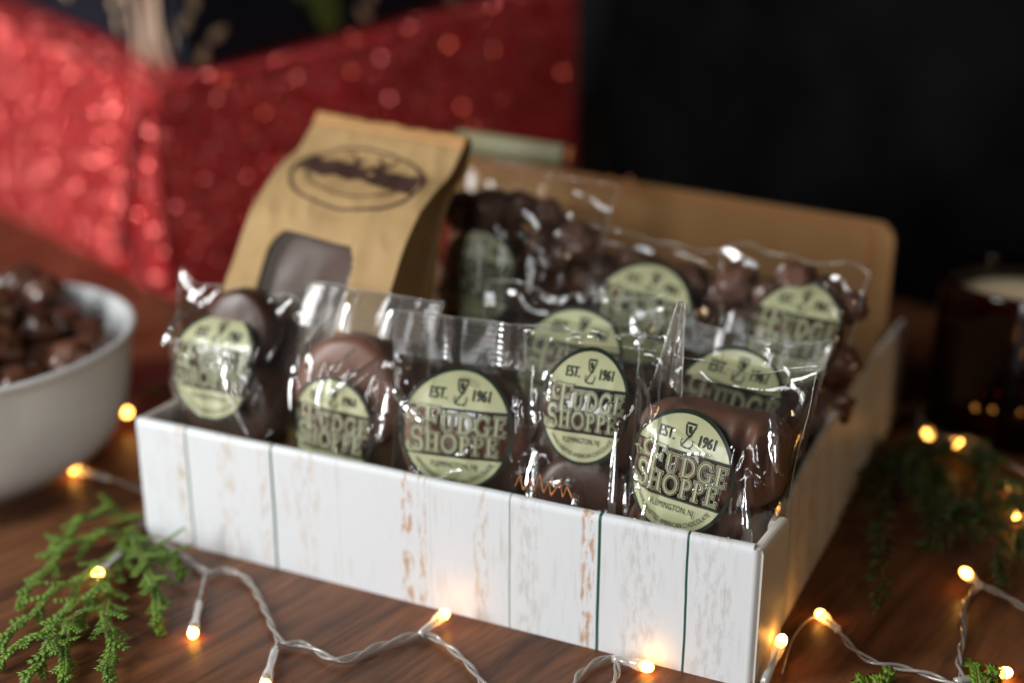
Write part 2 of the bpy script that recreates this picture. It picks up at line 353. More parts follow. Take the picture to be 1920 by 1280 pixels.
# ------------------------------------------------------------------ the gift box
BW, BD, BH = .300, .314, .061
box = thing('gift_carton', 'open shallow gift carton printed with distressed white wooden planks, full of wrapped chocolates', 'box', (-.15, .157, 0))
ob = Vector((-.15, .157, 0))
def boxpart(name, b, mats, **k): local(b, ob); o = b.build(name, mats, box, **k); return o
def panel(bm, p0, p1, h0, h1, th, inward, rnd=.006, mi_out=0, bow=0.0, base=0.0):
    """upright cardboard panel with a softly rolled top edge"""
    p0 = Vector(p0); p1 = Vector(p1); n_ = Vector(inward)
    prof = [(0, 0), (0, .25), (0, .5), (0, .75), (0, .9), (0, .96), (.12, .99), (.35, 1.0), (.65, 1.0), (.88, .99), (1, .96), (1, .8), (1, .4), (1, 0)]
    def g(u, v):
        k = v*(len(prof)-1); i = min(int(k), len(prof)-2); t = k-i
        a = prof[i][0]*(1-t)+prof[i+1][0]*t; z = prof[i][1]*(1-t)+prof[i+1][1]*t
        h = h0+(h1-h0)*u+.0005*noise.noise(Vector((u*(p1-p0).length*28, p0.x*3, p0.y*7)))
        return p0.lerp(p1, u)+n_*(a*th-bow*math.sin(PI*u)*(z))+Vector((0, 0, base+(h-base)*z))
    bm.grid(g, 60, 13*3, mi_out)
    for u in (0, 1):
        ring = [g(u, i/13) for i in range(14)]; bm.add(ring, [tuple(range(14)) if u else tuple(range(14))[::-1]], mi_out)
b = MB(); b.box((-.299, .001, .0005), (-.001, .313, .003)); boxpart('base', b, M['board_in'])
b = MB(); panel(b, (-.2995, 0, .0), (-.0035, 0, 0), BH, BH, .0048, (0, 1, 0)); boxpart('front_wall', b, M['board_front'])
b = MB(); panel(b, (-.3, .002, 0), (-.3, BD-.001, 0), BH, BH, .004, (1, 0, 0)); boxpart('side_wall', b, M['board_side'])
b = MB(); panel(b, (-.0012, .0292, 0), (.0035, BD+.001, 0), BH-.0025, BH-.001, .0040, (-1, 0, 0), bow=-.004); boxpart('side_wall', b, M['board_side'])
b = MB(); panel(b, (.0002, .0015, 0), (.0034, .0280, 0), BH-.001, BH+.0006, .0050, (-1, 0, 0)); boxpart('corner_tab', b, M['card'])
b = MB()
def cr(u, v): # rolled front corner edge
    a = PI/2*u; r_ = .0032; return Vector((-.0036+r_*math.sin(a), r_-r_*math.cos(a)-.0001, BH*.985*v))
b.grid(cr, 6, 6); boxpart('corner_fold', b, M['white'])
# tall back panel (lid) with printed border
b = MB(); r_ = .022
def backout(x0, x1, zt0, zt1, y, thick, rad, mi):
    pts = [(x0, .0), (x1, .0)]
    for i in range(9):
        a = PI/2*i/8; pts.append((x1-rad+rad*math.cos(a), zt1-rad+rad*math.sin(a)))
    for i in range(9):
        a = PI/2+PI/2*i/8; pts.append((x0+rad+rad*math.cos(a), zt0-rad+rad*math.sin(a)))
    n = len(pts)
    b.add([(x, y, z) for x, z in pts]+[(x, y+thick, z) for x, z in pts], [tuple(range(n)), tuple(range(n, 2*n))[::-1]]+[(i, n+i, n+(i+1) % n, (i+1) % n) for i in range(n)], mi, False)
backout(-.299, -.0105, .1345, .1165, BD, .004, .006, 0)
boxpart('lid', b, M['board_in'], bev=.0008)
b = MB()
def strip(pts, wd, y):
    P = [Vector((x, y, z)) for x, z in pts]
    for p, q in zip(P[:-1], P[1:]):
        d = (q-p).normalized(); s_ = Vector((-d.z, 0, d.x))*wd
        b.add([p-s_, q-s_, q+s_, p+s_, p-s_+Vector((0, .0003, 0)), q-s_+Vector((0, .0003, 0)), q+s_+Vector((0, .0003, 0)), p+s_+Vector((0, .0003, 0))], [(0, 1, 2, 3), (4, 7, 6, 5), (0, 4, 5, 1), (3, 2, 6, 7), (0, 3, 7, 4), (1, 5, 6, 2)], 0, False)
strip([(-.29, .1290), (-.021, .1122), (-.0208, .07)], .0007, BD-.0008)
boxpart('printed_border', b, M['rust'])
b = MB()
b.grid(lambda u, v: Vector((-.0125+.004*math.sin(u*PI/2), BD+.002-.008*u, .050+.064*v-.008*u*v)), 8, 8); boxpart('lid_tab', b, M['board_in'], solid=.002)
# ------------------------------------------------------------------ printed label lettering
def arc(cx, cy, rx, ry, a0, a1, n=12):
    return [(cx+rx*math.cos(math.radians(a0+(a1-a0)*i/n)), cy+ry*math.sin(math.radians(a0+(a1-a0)*i/n))) for i in range(n+1)]
TK, TH = .145, .06
GL = {
 'F': (.62, [([(.2, 0), (.2, 1)], TK), ([(.05, .96), (.62, .96)], TH), ([(.62, .99), (.62, .78)], TH), ([(.2, .52), (.5, .52)], TH), ([(.5, .62), (.5, .42)], TH), ([(.06, .03), (.36, .03)], TH)]),
 'U': (.82, [([(.2, .97), (.2, .3)], TK), (arc(.42, .3, .22, .28, 180, 360), TH*1.3), ([(.64, .3), (.64, .97)], TH), ([(.04, .97), (.36, .97)], TH), ([(.5, .97), (.8, .97)], TH)]),
 'D': (.86, [([(.2, 0), (.2, 1)], TK), (arc(.28, .5, .5, .47, 90, -90, 16), TK*.75), ([(.05, .97), (.3, .97)], TH), ([(.05, .03), (.3, .03)], TH)]),
 'G': (.88, [(arc(.46, .5, .36, .47, 45, 325, 18), TK*.75), ([(.74, .4), (.74, .08)], TK*.8), ([(.6, .42), (.88, .42)], TH), ([(.72, .95), (.72, .7)], TH)]),
 'E': (.68, [([(.2, 0), (.2, 1)], TK), ([(.05, .97), (.6, .97)], TH), ([(.6, 1), (.6, .78)], TH), ([(.2, .52), (.48, .52)], TH), ([(.48, .62), (.48, .42)], TH), ([(.05, .03), (.62, .03)], TH), ([(.64, .0), (.64, .24)], TH)]),
 'S': (.62, [(arc(.32, .73, .21, .23, 30, 250, 10)+arc(.32, .27, .23, .25, 90, -160, 12), TK*.75), ([(.52, .95), (.52, .72)], TH), ([(.1, .06), (.1, .3)], TH)]),
 'H': (.88, [([(.2, 0), (.2, 1)], TK), ([(.68, 0), (.68, 1)], TK), ([(.2, .52), (.68, .52)], TH), ([(.05, .97), (.35, .97)], TH), ([(.53, .97), (.83, .97)], TH), ([(.05, .03), (.35, .03)], TH), ([(.53, .03), (.83, .03)], TH)]),
 'O': (.92, [(arc(.45, .5, .37, .46, 0, 360, 24), TK*.78)]),
 'P': (.68, [([(.2, 0), (.2, 1)], TK), (arc(.24, .73, .34, .24, 90, -90, 12), TK*.6), ([(.05, .97), (.26, .97)], TH), ([(.05, .03), (.36, .03)], TH), ([(.2, .49), (.26, .49)], TH)]),
}
_cache = {}
def font_mesh(txt, size, sx=.78):
    k = (txt, size, sx)
    if k in _cache: return _cache[k]
    c = bpy.data.curves.new('t', 'FONT'); c.body = txt; c.size = size; c.align_x = 'CENTER'; c.resolution_u = 3
    o = bpy.data.objects.new('t', c); COL.objects.link(o); bpy.context.view_layer.update()
    me = o.evaluated_get(bpy.context.evaluated_depsgraph_get()).to_mesh()
    r = ([(v.co.x*sx, v.co.y) for v in me.vertices], [tuple(p.vertices) for p in me.polygons])
    bpy.data.objects.remove(o); bpy.data.curves.remove(c); _cache[k] = r; return r
def label_art():
    """list of (layer, material slot, 2D verts, faces); units: label radius = 1"""
    out = []
    def seg(y0, y1, n=10):
        vs = []; fs = []; nc = 26
        for j in range(n+1):
            y = y0+(y1-y0)*j/n; h = math.sqrt(max(0, 1-y*y))*.985
            for i in range(nc+1): vs.append((-h+2*h*i/nc, y))
        for j in range(n):
            for i in range(nc): a = j*(nc+1)+i; fs.append((a, a+1, a+nc+2, a+nc+1))
        out.append((0, 0, vs, fs))
    seg(.40, .984, 12); seg(-.984, -.42, 12)
    def ringf(r0, r1, lay, mi, a0=0, a1=360):
        n = 96; vs = []; fs = []
        for i in range(n+1):
            a = math.radians(a0+(a1-a0)*i/n)
            vs += [(r0*math.cos(a), r0*math.sin(a)), (r1*math.cos(a), r1*math.sin(a))]
        for i in range(n): fs.append((2*i, 2*i+2, 2*i+3, 2*i+1))
        out.append((lay, mi, vs, fs))
    ringf(.985, 1.05, 1, 1)
    def stroke(path, wd, lay, mi, ext=0.0):
        P = [Vector((x, y, 0)) for x, y in path]; d0 = (P[1]-P[0]).normalized(); d1 = (P[-1]-P[-2]).normalized()
        P[0] = P[0]-d0*ext; P[-1] = P[-1]+d1*ext
        Q = [P[0]]
        for p, q in zip(P[:-1], P[1:]):
            k = max(1, int((q-p).length/.06))
            for i in range(1, k+1): Q.append(p.lerp(q, i/k))
        vs = []; fs = []
        for i, p in enumerate(Q):
            d = (Q[min(i+1, len(Q)-1)]-Q[max(i-1, 0)]).normalized(); s_ = Vector((-d.y, d.x, 0))*wd/2
            vs += [(p.x+s_.x, p.y+s_.y), (p.x-s_.x, p.y-s_.y)]
        for i in range(len(Q)-1): fs.append((2*i, 2*i+1, 2*i+3, 2*i+2))
        out.append((lay, mi, vs, fs))
    for y in (.40, -.42):
        h = math.sqrt(1-y*y)*.985; stroke([(-h, y), (h, y)], .035, 1, 1)
    def word(txt, x, y, h, big, hb, trk=.02, dy=0.0):
        for k, ch in enumerate(txt):
            hh = hb if k == 0 else h; yy = y-(dy if k == 0 else 0)
            gw, st = GL[ch]
            for path, wd in st:
                pp = [(x+px*hh, yy+py*hh) for px, py in path]
                for lay, mi, ex_ in ((2, 2, .046), (3, 1, .022), (4, 2, -.006)):
                    stroke(pp, wd*hh+ex_, lay, mi, ex_/2)
            x += gw*hh+trk
        return x
    word('FUDGE', -.60, .005, .33, True, .47, .035, .04)
    word('SHOPPE', -.84, -.355, .33, True, .43, .02, .02)
    # swashes of the capital F and S
    for pth in (arc(-.62, .30, .12, .13, 60, 300, 10), arc(-.80, -.30, .09, .08, 120, 400, 10)):
        for lay, mi, ex_ in ((2, 2, .05), (3, 1, .025), (4, 2, 0)): stroke(pth, .035+ex_, lay, mi)
    def text(txt, size, cx, cy, mi=1, sx=.72, rot=0, lay=3):
        vs, fs = font_mesh(txt, size, sx); ca, sa = math.cos(rot), math.sin(rot)
        out.append((lay, mi, [(cx+x*ca-y*sa, cy+x*sa+y*ca) for x, y in vs], fs))
    text('The', .24, -.80, .10, 2, .75, .35)
    for dx in (0, .012): text('EST.', .25, -.37+dx, .56, 1, .75); text('1961', .25, .40+dx, .56, 1, .75)
    for dx in (0,): text('FLEMINGTON, NJ', .15, 0+dx, -.62, 1, .75)
    vs, fs = font_mesh('HANDCRAFTED AMERICAN CHOCOLATE', .118, .78)
    R_ = .90; out.append((3, 1, [((R_-y)*math.sin(x/R_*1.0), -(R_-y)*math.cos(x/R_*1.0)) for x, y in vs], fs))
    # little kettle-and-paddle emblem
    stroke([(-.05, .86), (.13, .86)], .03, 3, 1); stroke([(-.05, .84), (-.01, .70)], .022, 3, 1); stroke([(.13, .84), (.07, .66)], .022, 3, 1)
    stroke([(-.01, .70), (.07, .66)], .022, 3, 1); stroke(arc(.04, .57, .11, .09, 150, 390), .016, 3, 1); stroke([(.10, .74), (-.04, .52)], .02, 3, 1)
    stroke([(-.06, .50), (.14, .48)], .016, 3, 1); stroke([(.02, .82), (.06, .72)], .05, 3, 1)
    return out
ART = label_art()

# ------------------------------------------------------------------ candies
def lump(seed, r, c=(0, 0, 0), sq=(1, 1, 1), b=None, nu=22, nv=14, mi=0, amp=.16, fr=1.9):
    bb = b or MB(); rs = Vector((seed*3.1, seed*1.7, seed*.9))
    bb.ell(c, (r*sq[0], r*sq[1], r*sq[2]), nu, nv, mi, lambda d: 1+amp*noise.noise(d*fr+rs)+.5*amp*noise.noise(d*fr*2.3+rs))
    return bb
def supere(b, c, r, e=.35, nu=36, nv=20, mi=0, seed=0, axis='Y', amp=.02):
    sg = lambda t, p: math.copysign(abs(t)**p, t)
    def g(u, v):
        a = 2*PI*u; t = PI*(v-.5)
        p = Vector((sg(math.cos(t), e)*math.cos(a), sg(math.cos(t), e)*math.sin(a), sg(math.sin(t), e)))
        p *= 1+amp*noise.noise(p*2.5+Vector((seed, 0, 0)))
        p = Vector((p.x*r[0], p.y*r[1], p.z*r[2]))
        if axis == 'Y': p = Vector((p.x, -p.z, p.y))
        if axis == 'X': p = Vector((p.z, p.y, p.x))
        return Vector(c)+p
    b.grid(g, nu, nv, mi, close=True)

# ------------------------------------------------------------------ clear pouches
def ridge(x, z, cr):
    h = 0
    for (x1, z1, x2, z2, amp, wd) in cr:
        dx, dz = x2-x1, z2-z1; L2 = dx*dx+dz*dz
        t = max(0, min(1, ((x-x1)*dx+(z-z1)*dz)/L2)); q = (x-x1-t*dx)**2+(z-z1-t*dz)**2
        if q < wd*wd*9: h += amp*math.exp(-q/(wd*wd))*(.35+.65*math.sin(PI*min(1, max(0, t*.8+.1))))
    return h
FOLDS = {
 1: [([(.007, .097), (.0115, .078), (.027, .046)], .0024), ([(-.0275, .101), (-.0285, .087)], .0050), ([(-.018, .108), (-.026, .098)], .0024)],
 2: [([(.004, .103), (-.007, .084), (-.006, .066), (.006, .047)], .0019), ([(.013, .096), (-.003, .079)], .0019), ([(.022, .087), (.0225, .064)], .0028), ([(.016, .092), (.027, .096)], .0018), ([(-.029, .098), (-.022, .068)], .0020)],
 3: [([(-.037, .085), (-.016, .073)], .0024), ([(-.010, .050), (.002, .056)], .0018), ([(-.020, .044), (-.004, .050)], .0018), ([(.027, .093), (.031, .079)], .0030)],
 4: [([(-.0190, .066), (-.0180, .044)], .0048), ([(-.0005, .052), (.0025, .036)], .0032), ([(.0160, .080), (.0180, .036)], .0034), ([(.0205, .058), (.0230, .032)], .0018), ([(-.013, .054), (-.002, .0545)], .0016), ([(-.014, .100), (-.0125, .090)], .0018)],
 5: [([(-.0245, .101), (-.0175, .086), (-.0185, .062)], .0015), ([(-.0190, .056), (-.0185, .037)], .0022), ([(.0230, .100), (.0300, .078)], .0040), ([(.0190, .070), (.0255, .044)], .0036), ([(-.030, .070), (-.022, .060)], .0016), ([(-.006, .078), (.004, .080)], .0026)],
 6: [([(.030, .112), (.036, .100)], .0045)], 7: [([(.018, .098), (.030, .088)], .0035), ([(.024, .078), (.030, .06)], .003)], 8: [([(.0, .140), (.014, .132)], .004)],
}
def pouch(label, loc, w_, h, T_, hv, yawd=0, lean=0, roll=0, lab=None, cr=(), content=None, seed=1, wr=.0022, ears=(0, 0), hbend=0, ribs=True, group='clear bags of chocolate in the carton', bands=(-.32, .32), name='candy_bag', flare=0.0, hcurl=0.0, smat='seal', ribamp=.00036):
    th = thing(name, label, 'candy bag', loc, (math.radians(-lean), math.radians(roll), math.radians(yawd)), group)
    cg = random.Random(seed*17); cr = [(a_, b_, c_, d_, e_, f_*1.35) for a_, b_, c_, d_, e_, f_ in cr]
    for _ in range(13):
        cx, cz = cg.choice((-1, 1))*w_/2*cg.uniform(.35, .9), cg.uniform(.3, .92)*(h-hv); an = cg.gauss(PI/2, .55); ln = cg.uniform(.005, .014)
        cr.append((cx-math.cos(an)*ln/2, cz-math.sin(an)*ln/2, cx+math.cos(an)*ln/2, cz+math.sin(an)*ln/2, cg.uniform(.0012, .0024), cg.uniform(.0008, .0014)))
    hs = h-hv                      # height of seal line
    rs = Vector((seed*5.3, seed*2.1, 0))
    def prof(v):
        a = min(1, v/.22); bq = min(1, (1-v)/.26); return math.sin(PI/2*a)**.6*math.sin(PI/2*bq)**.7
    def wrinkle(x, z, side):
        p = Vector((x*38, z*13, side*3))+rs
        n = 1-abs(noise.noise(p))*2.4; n2 = 1-abs(noise.noise(p*2.1+rs))*2.4
        e = min(1, (abs(x)/(w_/2))**2*1.2+.25)
        return wr*(n*n*n*.9+.45*n2*n2)*e
    def front(x, z, side=1, rk=1.0):
        u = max(-1, min(1, x/(w_/2))); v = max(0, min(1, z/hs))
        y = T_*(1-abs(u)**3.2)**.55*prof(v)
        y += wrinkle(x, z, side)*min(1, (1-v)*6)*min(1, (1-abs(u))*8+.15)
        if side > 0: y += rk*1.25*ridge(x, z, cr)*min(1, (1-abs(u))*12+.1)
        return -side*y
    def sheet(side):
        def g(u, v):
            z = hs*v; uu = 2*u-1
            ww = w_/2*(1-.06*math.sin(PI*v)+.02*noise.noise(Vector((v*5, seed, side))))*(1+flare*v)
            x = uu*w_/2
            ez = (ears[0] if uu < 0 else ears[1])*abs(uu)**3*v*v
            return Vector((uu*ww, front(x, z, side), z+ez))
        return g
    b = MB(); NU, NV = 84, 96
    b.grid(sheet(1), NU, NV); b.grid(sheet(-1), 36, 40, flip=True)
    for e_ in (0, 1): b.tube([sheet(1)(e_, .25+.75*k/50) for k in range(51)], .0002, 5, 1)
    b.build('film', [M['film'], M['edge']], th)
    # crimped header
    b = MB()
    def hd(u, v):
        uu = 2*u-1; s_ = v*hv; ez = (ears[0] if uu < 0 else ears[1])*abs(uu)**3*(1+v*.6)
        bend = math.radians(hbend)*v; rib = 0
        if ribs:
            k = min(abs(uu-q) for q in bands); m_ = min(1, max(0, (k-.05)/.03))
            rib = ribamp*math.sin(s_/.0026*2*PI)*m_+.0011*(1-m_)
        x = uu*w_/2*(1+flare)*(1+.02*v); seg_ = math.floor((uu+1)*1.5)
        y = -rib+s_*math.sin(bend)+.0006*math.sin(uu*4.5+seed)*v+(.0012 if ribs else .0035)*noise.noise(Vector((uu*3+seed, v, 0)))*(.3+v)+hcurl*(uu*uu)*v
        return Vector((x, y, hs+s_*math.cos(bend)+ez+(.0012 if ribs else .0045)*noise.noise(Vector((uu*2.2+seed*3, 1, 4)))*v))
    b.grid(hd, 60, 80 if ribs else 20)
    for e_ in ([hd(k/40, 1) for k in range(41)], [hd(0, k/10) for k in range(11)], [hd(1, k/10) for k in range(11)]): b.tube(e_, .00022, 5, 1)
    b.build('seal', [M[smat] if ribs else M['film'], M['edge']], th)
    if lab:
        lx, lz, lr, rt, sqx = lab; b = MB(); ca, sa = math.cos(rt), math.sin(rt)
        for lay, mi, vs, fs in ART:
            V = []
            for x, y in vs:
                X = lx+(x*ca-y*sa)*lr*sqx; Z = lz+(x*sa+y*ca)*lr
                V.append((X*(1-.06*math.sin(PI*max(0, min(1, Z/hs)))), front(X, Z, 1, .12)-.0007-.00014*lay, Z))
            # make all faces look outwards
            b.add(V, fs, mi)
        b.build('label', [M['cream'], M['ink'], M['pale']], th)
    fl_ = FOLDS.get(seed)
    if fl_:
        for pts_, wd in fl_:
            b = MB()
            Q = spline([(x, 0, z) for x, z in pts_], 8) if len(pts_) > 2 else [Vector((pts_[0][0], 0, pts_[0][1])).lerp(Vector((pts_[1][0], 0, pts_[1][1])), k/12) for k in range(13)]
            n = len(Q)-1; ztop = max(q.z for q in Q)
            def fo(u, v):
                i = min(int(u*n), n-1); q = Q[i].lerp(Q[i+1], u*n-i); d = (Q[i+1]-Q[i]).normalized(); sd = Vector((d.z, 0, -d.x)); sd = sd if sd.x > 0 else -sd
                a = (v-.5)*1.15; ww = wd*(.35+.65*math.sin(PI*min(.98, max(.05, u))))
                p = q+sd*(math.sin(a)/math.sin(.575)*ww/2); yy = front(q.x, q.z, 1, .3)-.0017-.24*(ztop-q.z)*(1 if abs(d.z) > .5 else .3)
                if seed <= 5: yy = max(yy, -(loc[1]-.0085)-q.z*math.sin(math.radians(lean))*.9)
                return Vector((p.x, yy-math.cos(a)*wd*.55+.0002*math.sin(u*23+seed), p.z))
            b.grid(fo, 26, 8)
            b.build('film_crease', M['fold_film'], th)
    if content: content(th)
    return th

def rblock(b, c, r, seed):
    sg = lambda t, p: math.copysign(abs(t)**p, t)
    def g(u, v):
        a = 2*PI*u; t = PI*(v-.5); e = .45
        p = Vector((sg(math.cos(t), e)*sg(math.cos(a), .55), sg(math.cos(t), e)*sg(math.sin(a), .55), sg(math.sin(t), e)))
        p *= 1+.06*noise.noise(p*1.8+Vector((seed, 0, 0)))
        return Vector((c[0]+p.x*r[0], c[1]+p.y*r[1], c[2]+p.z*r[2]))
    b.grid(g, 36, 26, close=True)
def c_disc(x, z, R, t, mat='milk', y=0, n=1):
    def f(th):
        for k in range(n):
            b = MB(); supere(b, (x, y+k*t*2.05, z), (R, R, t), .42, seed=k+x*50); b.build('chocolate', M[mat], th)
    return f
def c_lumps(spec, mat='choc'):
    def f(th):
        for k, (x, y, z, r) in enumerate(spec):
            lump(k*1.3+x*90, r*.93, (x, y+(.004 if z < .08 else .0085), z)).build('chocolate', M[mat], th)
    return f
def c_pack(hw, zt, r, n, seed):
    def f(th):
        rg = random.Random(seed); P = []; tries = 0
        while len(P) < n and tries < 6000:
            tries += 1; x = rg.uniform(-hw, hw)*.97; z = rg.uniform(r*.8, zt-r*.4-abs(x)**2*6); p = Vector((x, rg.uniform(-.006, .009)*(1-.6*z/zt)+.004, z)); rr_ = r*rg.uniform(.8, 1.15)
            if all((p-q).length > (rr_+w_)*.74 for q, w_ in P): P.append((p, rr_))
        pm = [lump(seed*7+k, 1.0, nu=22, nv=14, amp=.34, fr=1.6) for k in range(4)]; first = {}
        for k, (p, rr_) in enumerate(P):
            kk = k % 4
            if kk not in first: o = pm[kk].build('chocolate', M['nut'], th); first[kk] = o
            else: o = first[kk].copy(); COL.objects.link(o); o.parent = th
            o.location = p; o.scale = (rr_,)*3; o.rotation_euler = (rg.uniform(0, 6), rg.uniform(0, 6), rg.uniform(0, 6))
    return f
def c_slab(zs, hw, t, y=0):
    def f(th):
        for k, (z0, z1) in enumerate(zs):
            sg = lambda q, p: math.copysign(abs(q)**p, q)
            def g(u, v):
                a = 2*PI*u; tt = PI*(v-.5); e = .5
                p = Vector((sg(math.cos(tt), e)*sg(math.cos(a), .5), sg(math.cos(tt), e)*sg(math.sin(a), .5), sg(math.sin(tt), e)))
                p *= 1+.05*noise.noise(p*2.2+Vector((k*5, 0, 0)))
                rb = .0011*math.sin((p.x*hw+.002*math.sin(p.z*2+k))/.0098*2*PI+k)*(1-abs(p.z)**4)
                return Vector((p.x*hw, y+p.y*(t+rb*2.6), (z0+z1)/2+p.z*(z1-z0)/2+rb*.7*p.z))
            b = MB(); b.grid(g, 120, 50, close=True); b.build('chocolate', M['ribbed'], th)
    return f
def c_blocks(xs, z0, z1, hw, t, mat='milk', y=0):
    def f(th):
        for k, x in enumerate(xs):
            b = MB(); rblock(b, (x, y, (z0+z1)/2), (hw, t, (z1-z0)/2), k*2); b.build('chocolate', M[mat], th)
    return f
Z0 = .004
pouch('leftmost clear bag in the front row, its round label dulled by glare', (-.2655, .026, Z0), .070, .114, .0185, .010, 0, 8, 0,
      (-.003, .079, .0238, .0, 1.02), [(.008, .092, .013, .072, .0022, .0014), (.013, .072, .027, .045, .0024, .0013), (-.029, .100, -.028, .083, .004, .0022), (-.024, .112, -.012, .122, .002, .002), (.018, .078, .03, .05, .0014, .002)],
      lambda th: (c_disc(0, .058, .027, .012, 'choc')(th), c_disc(.002, .096, .019, .009, 'choc', .002)(th)), 1, .0034, (.003, -.002), 20, False, flare=.06)
pouch('clear bag with shiny three-part crimped header, second from the left in the front row', (-.1985, .024, Z0), .067, .1225, .0165, .0205, 4, 9, 2,
      (-.006, .0605, .0228, -.02, .97), [(.004, .105, -.007, .084, .0028, .0013), (-.007, .084, -.006, .066, .0028, .0012), (-.006, .066, .005, .046, .0028, .0012), (.012, .096, -.004, .078, .0024, .0012), (-.031, .098, -.024, .076, .0028, .0018), (-.024, .076, -.018, .058, .0025, .0015), (.026, .092, .017, .096, .002, .0012), (.017, .085, .022, .062, .003, .0016), (.022, .072, .032, .066, .002, .0012), (.004, .048, -.004, .049, .002, .0012)],
      c_disc(-.003, .075, .0275, .0125, 'milk'), 2, .0026, (0, 0), 22, smat='shiny_seal', ribamp=.00046)
pouch('clear bag with wide matte crimped header, third from the left in the front row', (-.1405, .026, Z0), .076, .1170, .0175, .0200, 13, 7, 3,
      (-.004, .0705, .0247, .03, 1.02), [(-.034, .086, -.016, .073, .0022, .0012), (-.016, .045, .0, .053, .0014, .0012), (-.002, .060, .006, .065, .0014, .0010), (.024, .09, .028, .078, .0024, .0014), (.028, .078, .034, .08, .002, .0012), (.03, .06, .022, .03, .003, .003), (-.006, .092, .004, .090, .0012, .0016)],
      lambda th: (c_disc(-.002, .0620, .0305, .0110, 'milk', .005)(th), c_disc(.02, .05, .02, .008, 'choc', .006)(th)), 3, .0022, (0, 0), -4)
pouch('narrow clear bag with crumpled puckered label, fourth from the left in the front row', (-.0865, .036, Z0), .060, .1165, .0165, .006, 8, 6, 0,
      (.001, .0865, .0225, -.02, .84), [(-.020, .062, -.0165, .045, .004, .0028), (-.0165, .045, -.018, .036, .004, .0024), (.0175, .081, .0165, .040, .0036, .0012), (.021, .060, .0225, .034, .003, .0012), (.001, .050, .0035, .040, .0032, .0016), (-.012, .052, .0, .053, .0024, .0012), (-.012, .096, -.013, .09, .0018, .0012), (.009, .098, .012, .092, -.0012, .003)],
      lambda th: (c_disc(0, .076, .0245, .009, 'choc', .004)(th), c_disc(0, .04, .024, .012, 'choc')(th)), 4, .0028, (.0, .0), 25, False)
pouch('clear bag of ribbed milk chocolate with readable label and upright film ear, front right corner', (-.0360, .030, Z0), .068, .113, .0225, .010, 3, 9, 3,
      (-.0085, .0690, .0238, -.07, .95), [(-.024, .100, -.0205, .080, .0026, .0012), (-.0205, .080, -.019, .060, .0026, .0012), (-.026, .066, -.016, .058, .0022, .001), (-.019, .056, -.019, .036, .002, .001), (-.033, .104, -.022, .092, .0024, .0012), (.020, .070, .026, .040, .0035, .003), (.026, .098, .030, .074, .003, .002), (.02, .1, .028, .09, .002, .0014), (.006, .078, -.012, .086, .0012, .001), (-.012, .071, -.006, .062, .0012, .001), (.014, .036, .024, .042, .002, .0014), (-.001, .064, .006, .066, .001, .001)],
      c_slab([(.004, .055), (.0555, .094)], .0300, .0155, .001), 5, .0034, (.005, .006), 55, False, flare=.05, hcurl=-.006)
# the free corner of film that stands up on the front right bag
ear_parent = [o for o in COL.objects if o.type == 'EMPTY' and 'upright film ear' in o.get('label', '')][0]
b = MB()
def earf(u, v):
    wd = .0125*(1-.75*v); x = -.0285+(u)*wd+.0055*v; z = .100+.033*v-.006*u*(1-v)
    return Vector((x, .001+.005*math.sin(u*PI)*(1-v*.5)+.0012*noise.noise(Vector((u*4, v*5, 2))), z))
b.grid(earf, 16, 24)
for e_ in (0, 1): b.tube([earf(e_, k/20) for k in range(21)], .00025, 5, 1)
b.tube([earf(k/8, 1) for k in range(9)], .00025, 5, 1); b.tube([earf(.45, k/20)+Vector((0, -.0004, 0)) for k in range(21)], .00018, 5, 1)
b.build('film_ear', [M['shiny_seal'], M['edge']], ear_parent)
# second row
pouch('clear second-row bag behind the third and fourth front bags, only its label top showing', (-.124, .078, Z0), .084, .117, .017, .012, 6, 8, 4,
      (.006, .0860, .0245, -.04, 1.0), [(.034, .112, .04, .10, .003, .002), (-.03, .1, -.036, .08, .003, .002)],
      c_pack(.033, .088, .0095, 30, 6), 6, .0026, (0, .004), 20, False)
pouch('clear bag in the second row behind the front right corner bag, against the right wall', (-.0445, .082, Z0), .070, .107, .017, .012, 2, 10, 5,
      (-.001, .076, .0245, -.03, 1.0), [(.028, .10, .020, .085, .003, .002), (.032, .09, .034, .06, .003, .0018), (.018, .098, .03, .09, .003, .0016)],
      c_pack(.029, .086, .0095, 28, 7), 7, .003, (.002, .004), 15, True)
# third row
pouch('tall clear bag of chocolate clusters leaning against the kraft bag', (-.1835, .140, Z0), .088, .160, .020, .014, 5, 8, 6,
      (-.016, .102, .0235, -.02, .95), [(-.03, .15, -.01, .13, .004, .003), (.01, .16, .03, .14, .004, .003), (.0, .13, .028, .12, .004, .0025)],
      c_pack(.038, .146, .0108, 64, 8), 8, .004, (.006, .0), 30, False)
pouch('clear bag of chocolate clusters in the middle of the back row', (-.113, .146, Z0), .084, .129, .022, .008, 4, 10, 8,
      (-.001, .093, .0240, -.05, 1.05), [(.02, .13, .035, .12, .003, .002)],
      c_pack(.038, .120, .0110, 56, 9), 9, .003, (.0, .0), 30, False)
pouch('clear bag of chocolate clusters in the back right corner of the carton', (-.0425, .150, Z0), .070, .127, .022, .012, 0, 10, 4,
      (.010, .092, .0235, -.03, .92), [(.02, .12, .033, .10, .004, .002), (.03, .09, .034, .06, .004, .002)],
      c_pack(.031, .119, .0105, 56, 10), 10, .003, (.0, .0), 25, False)

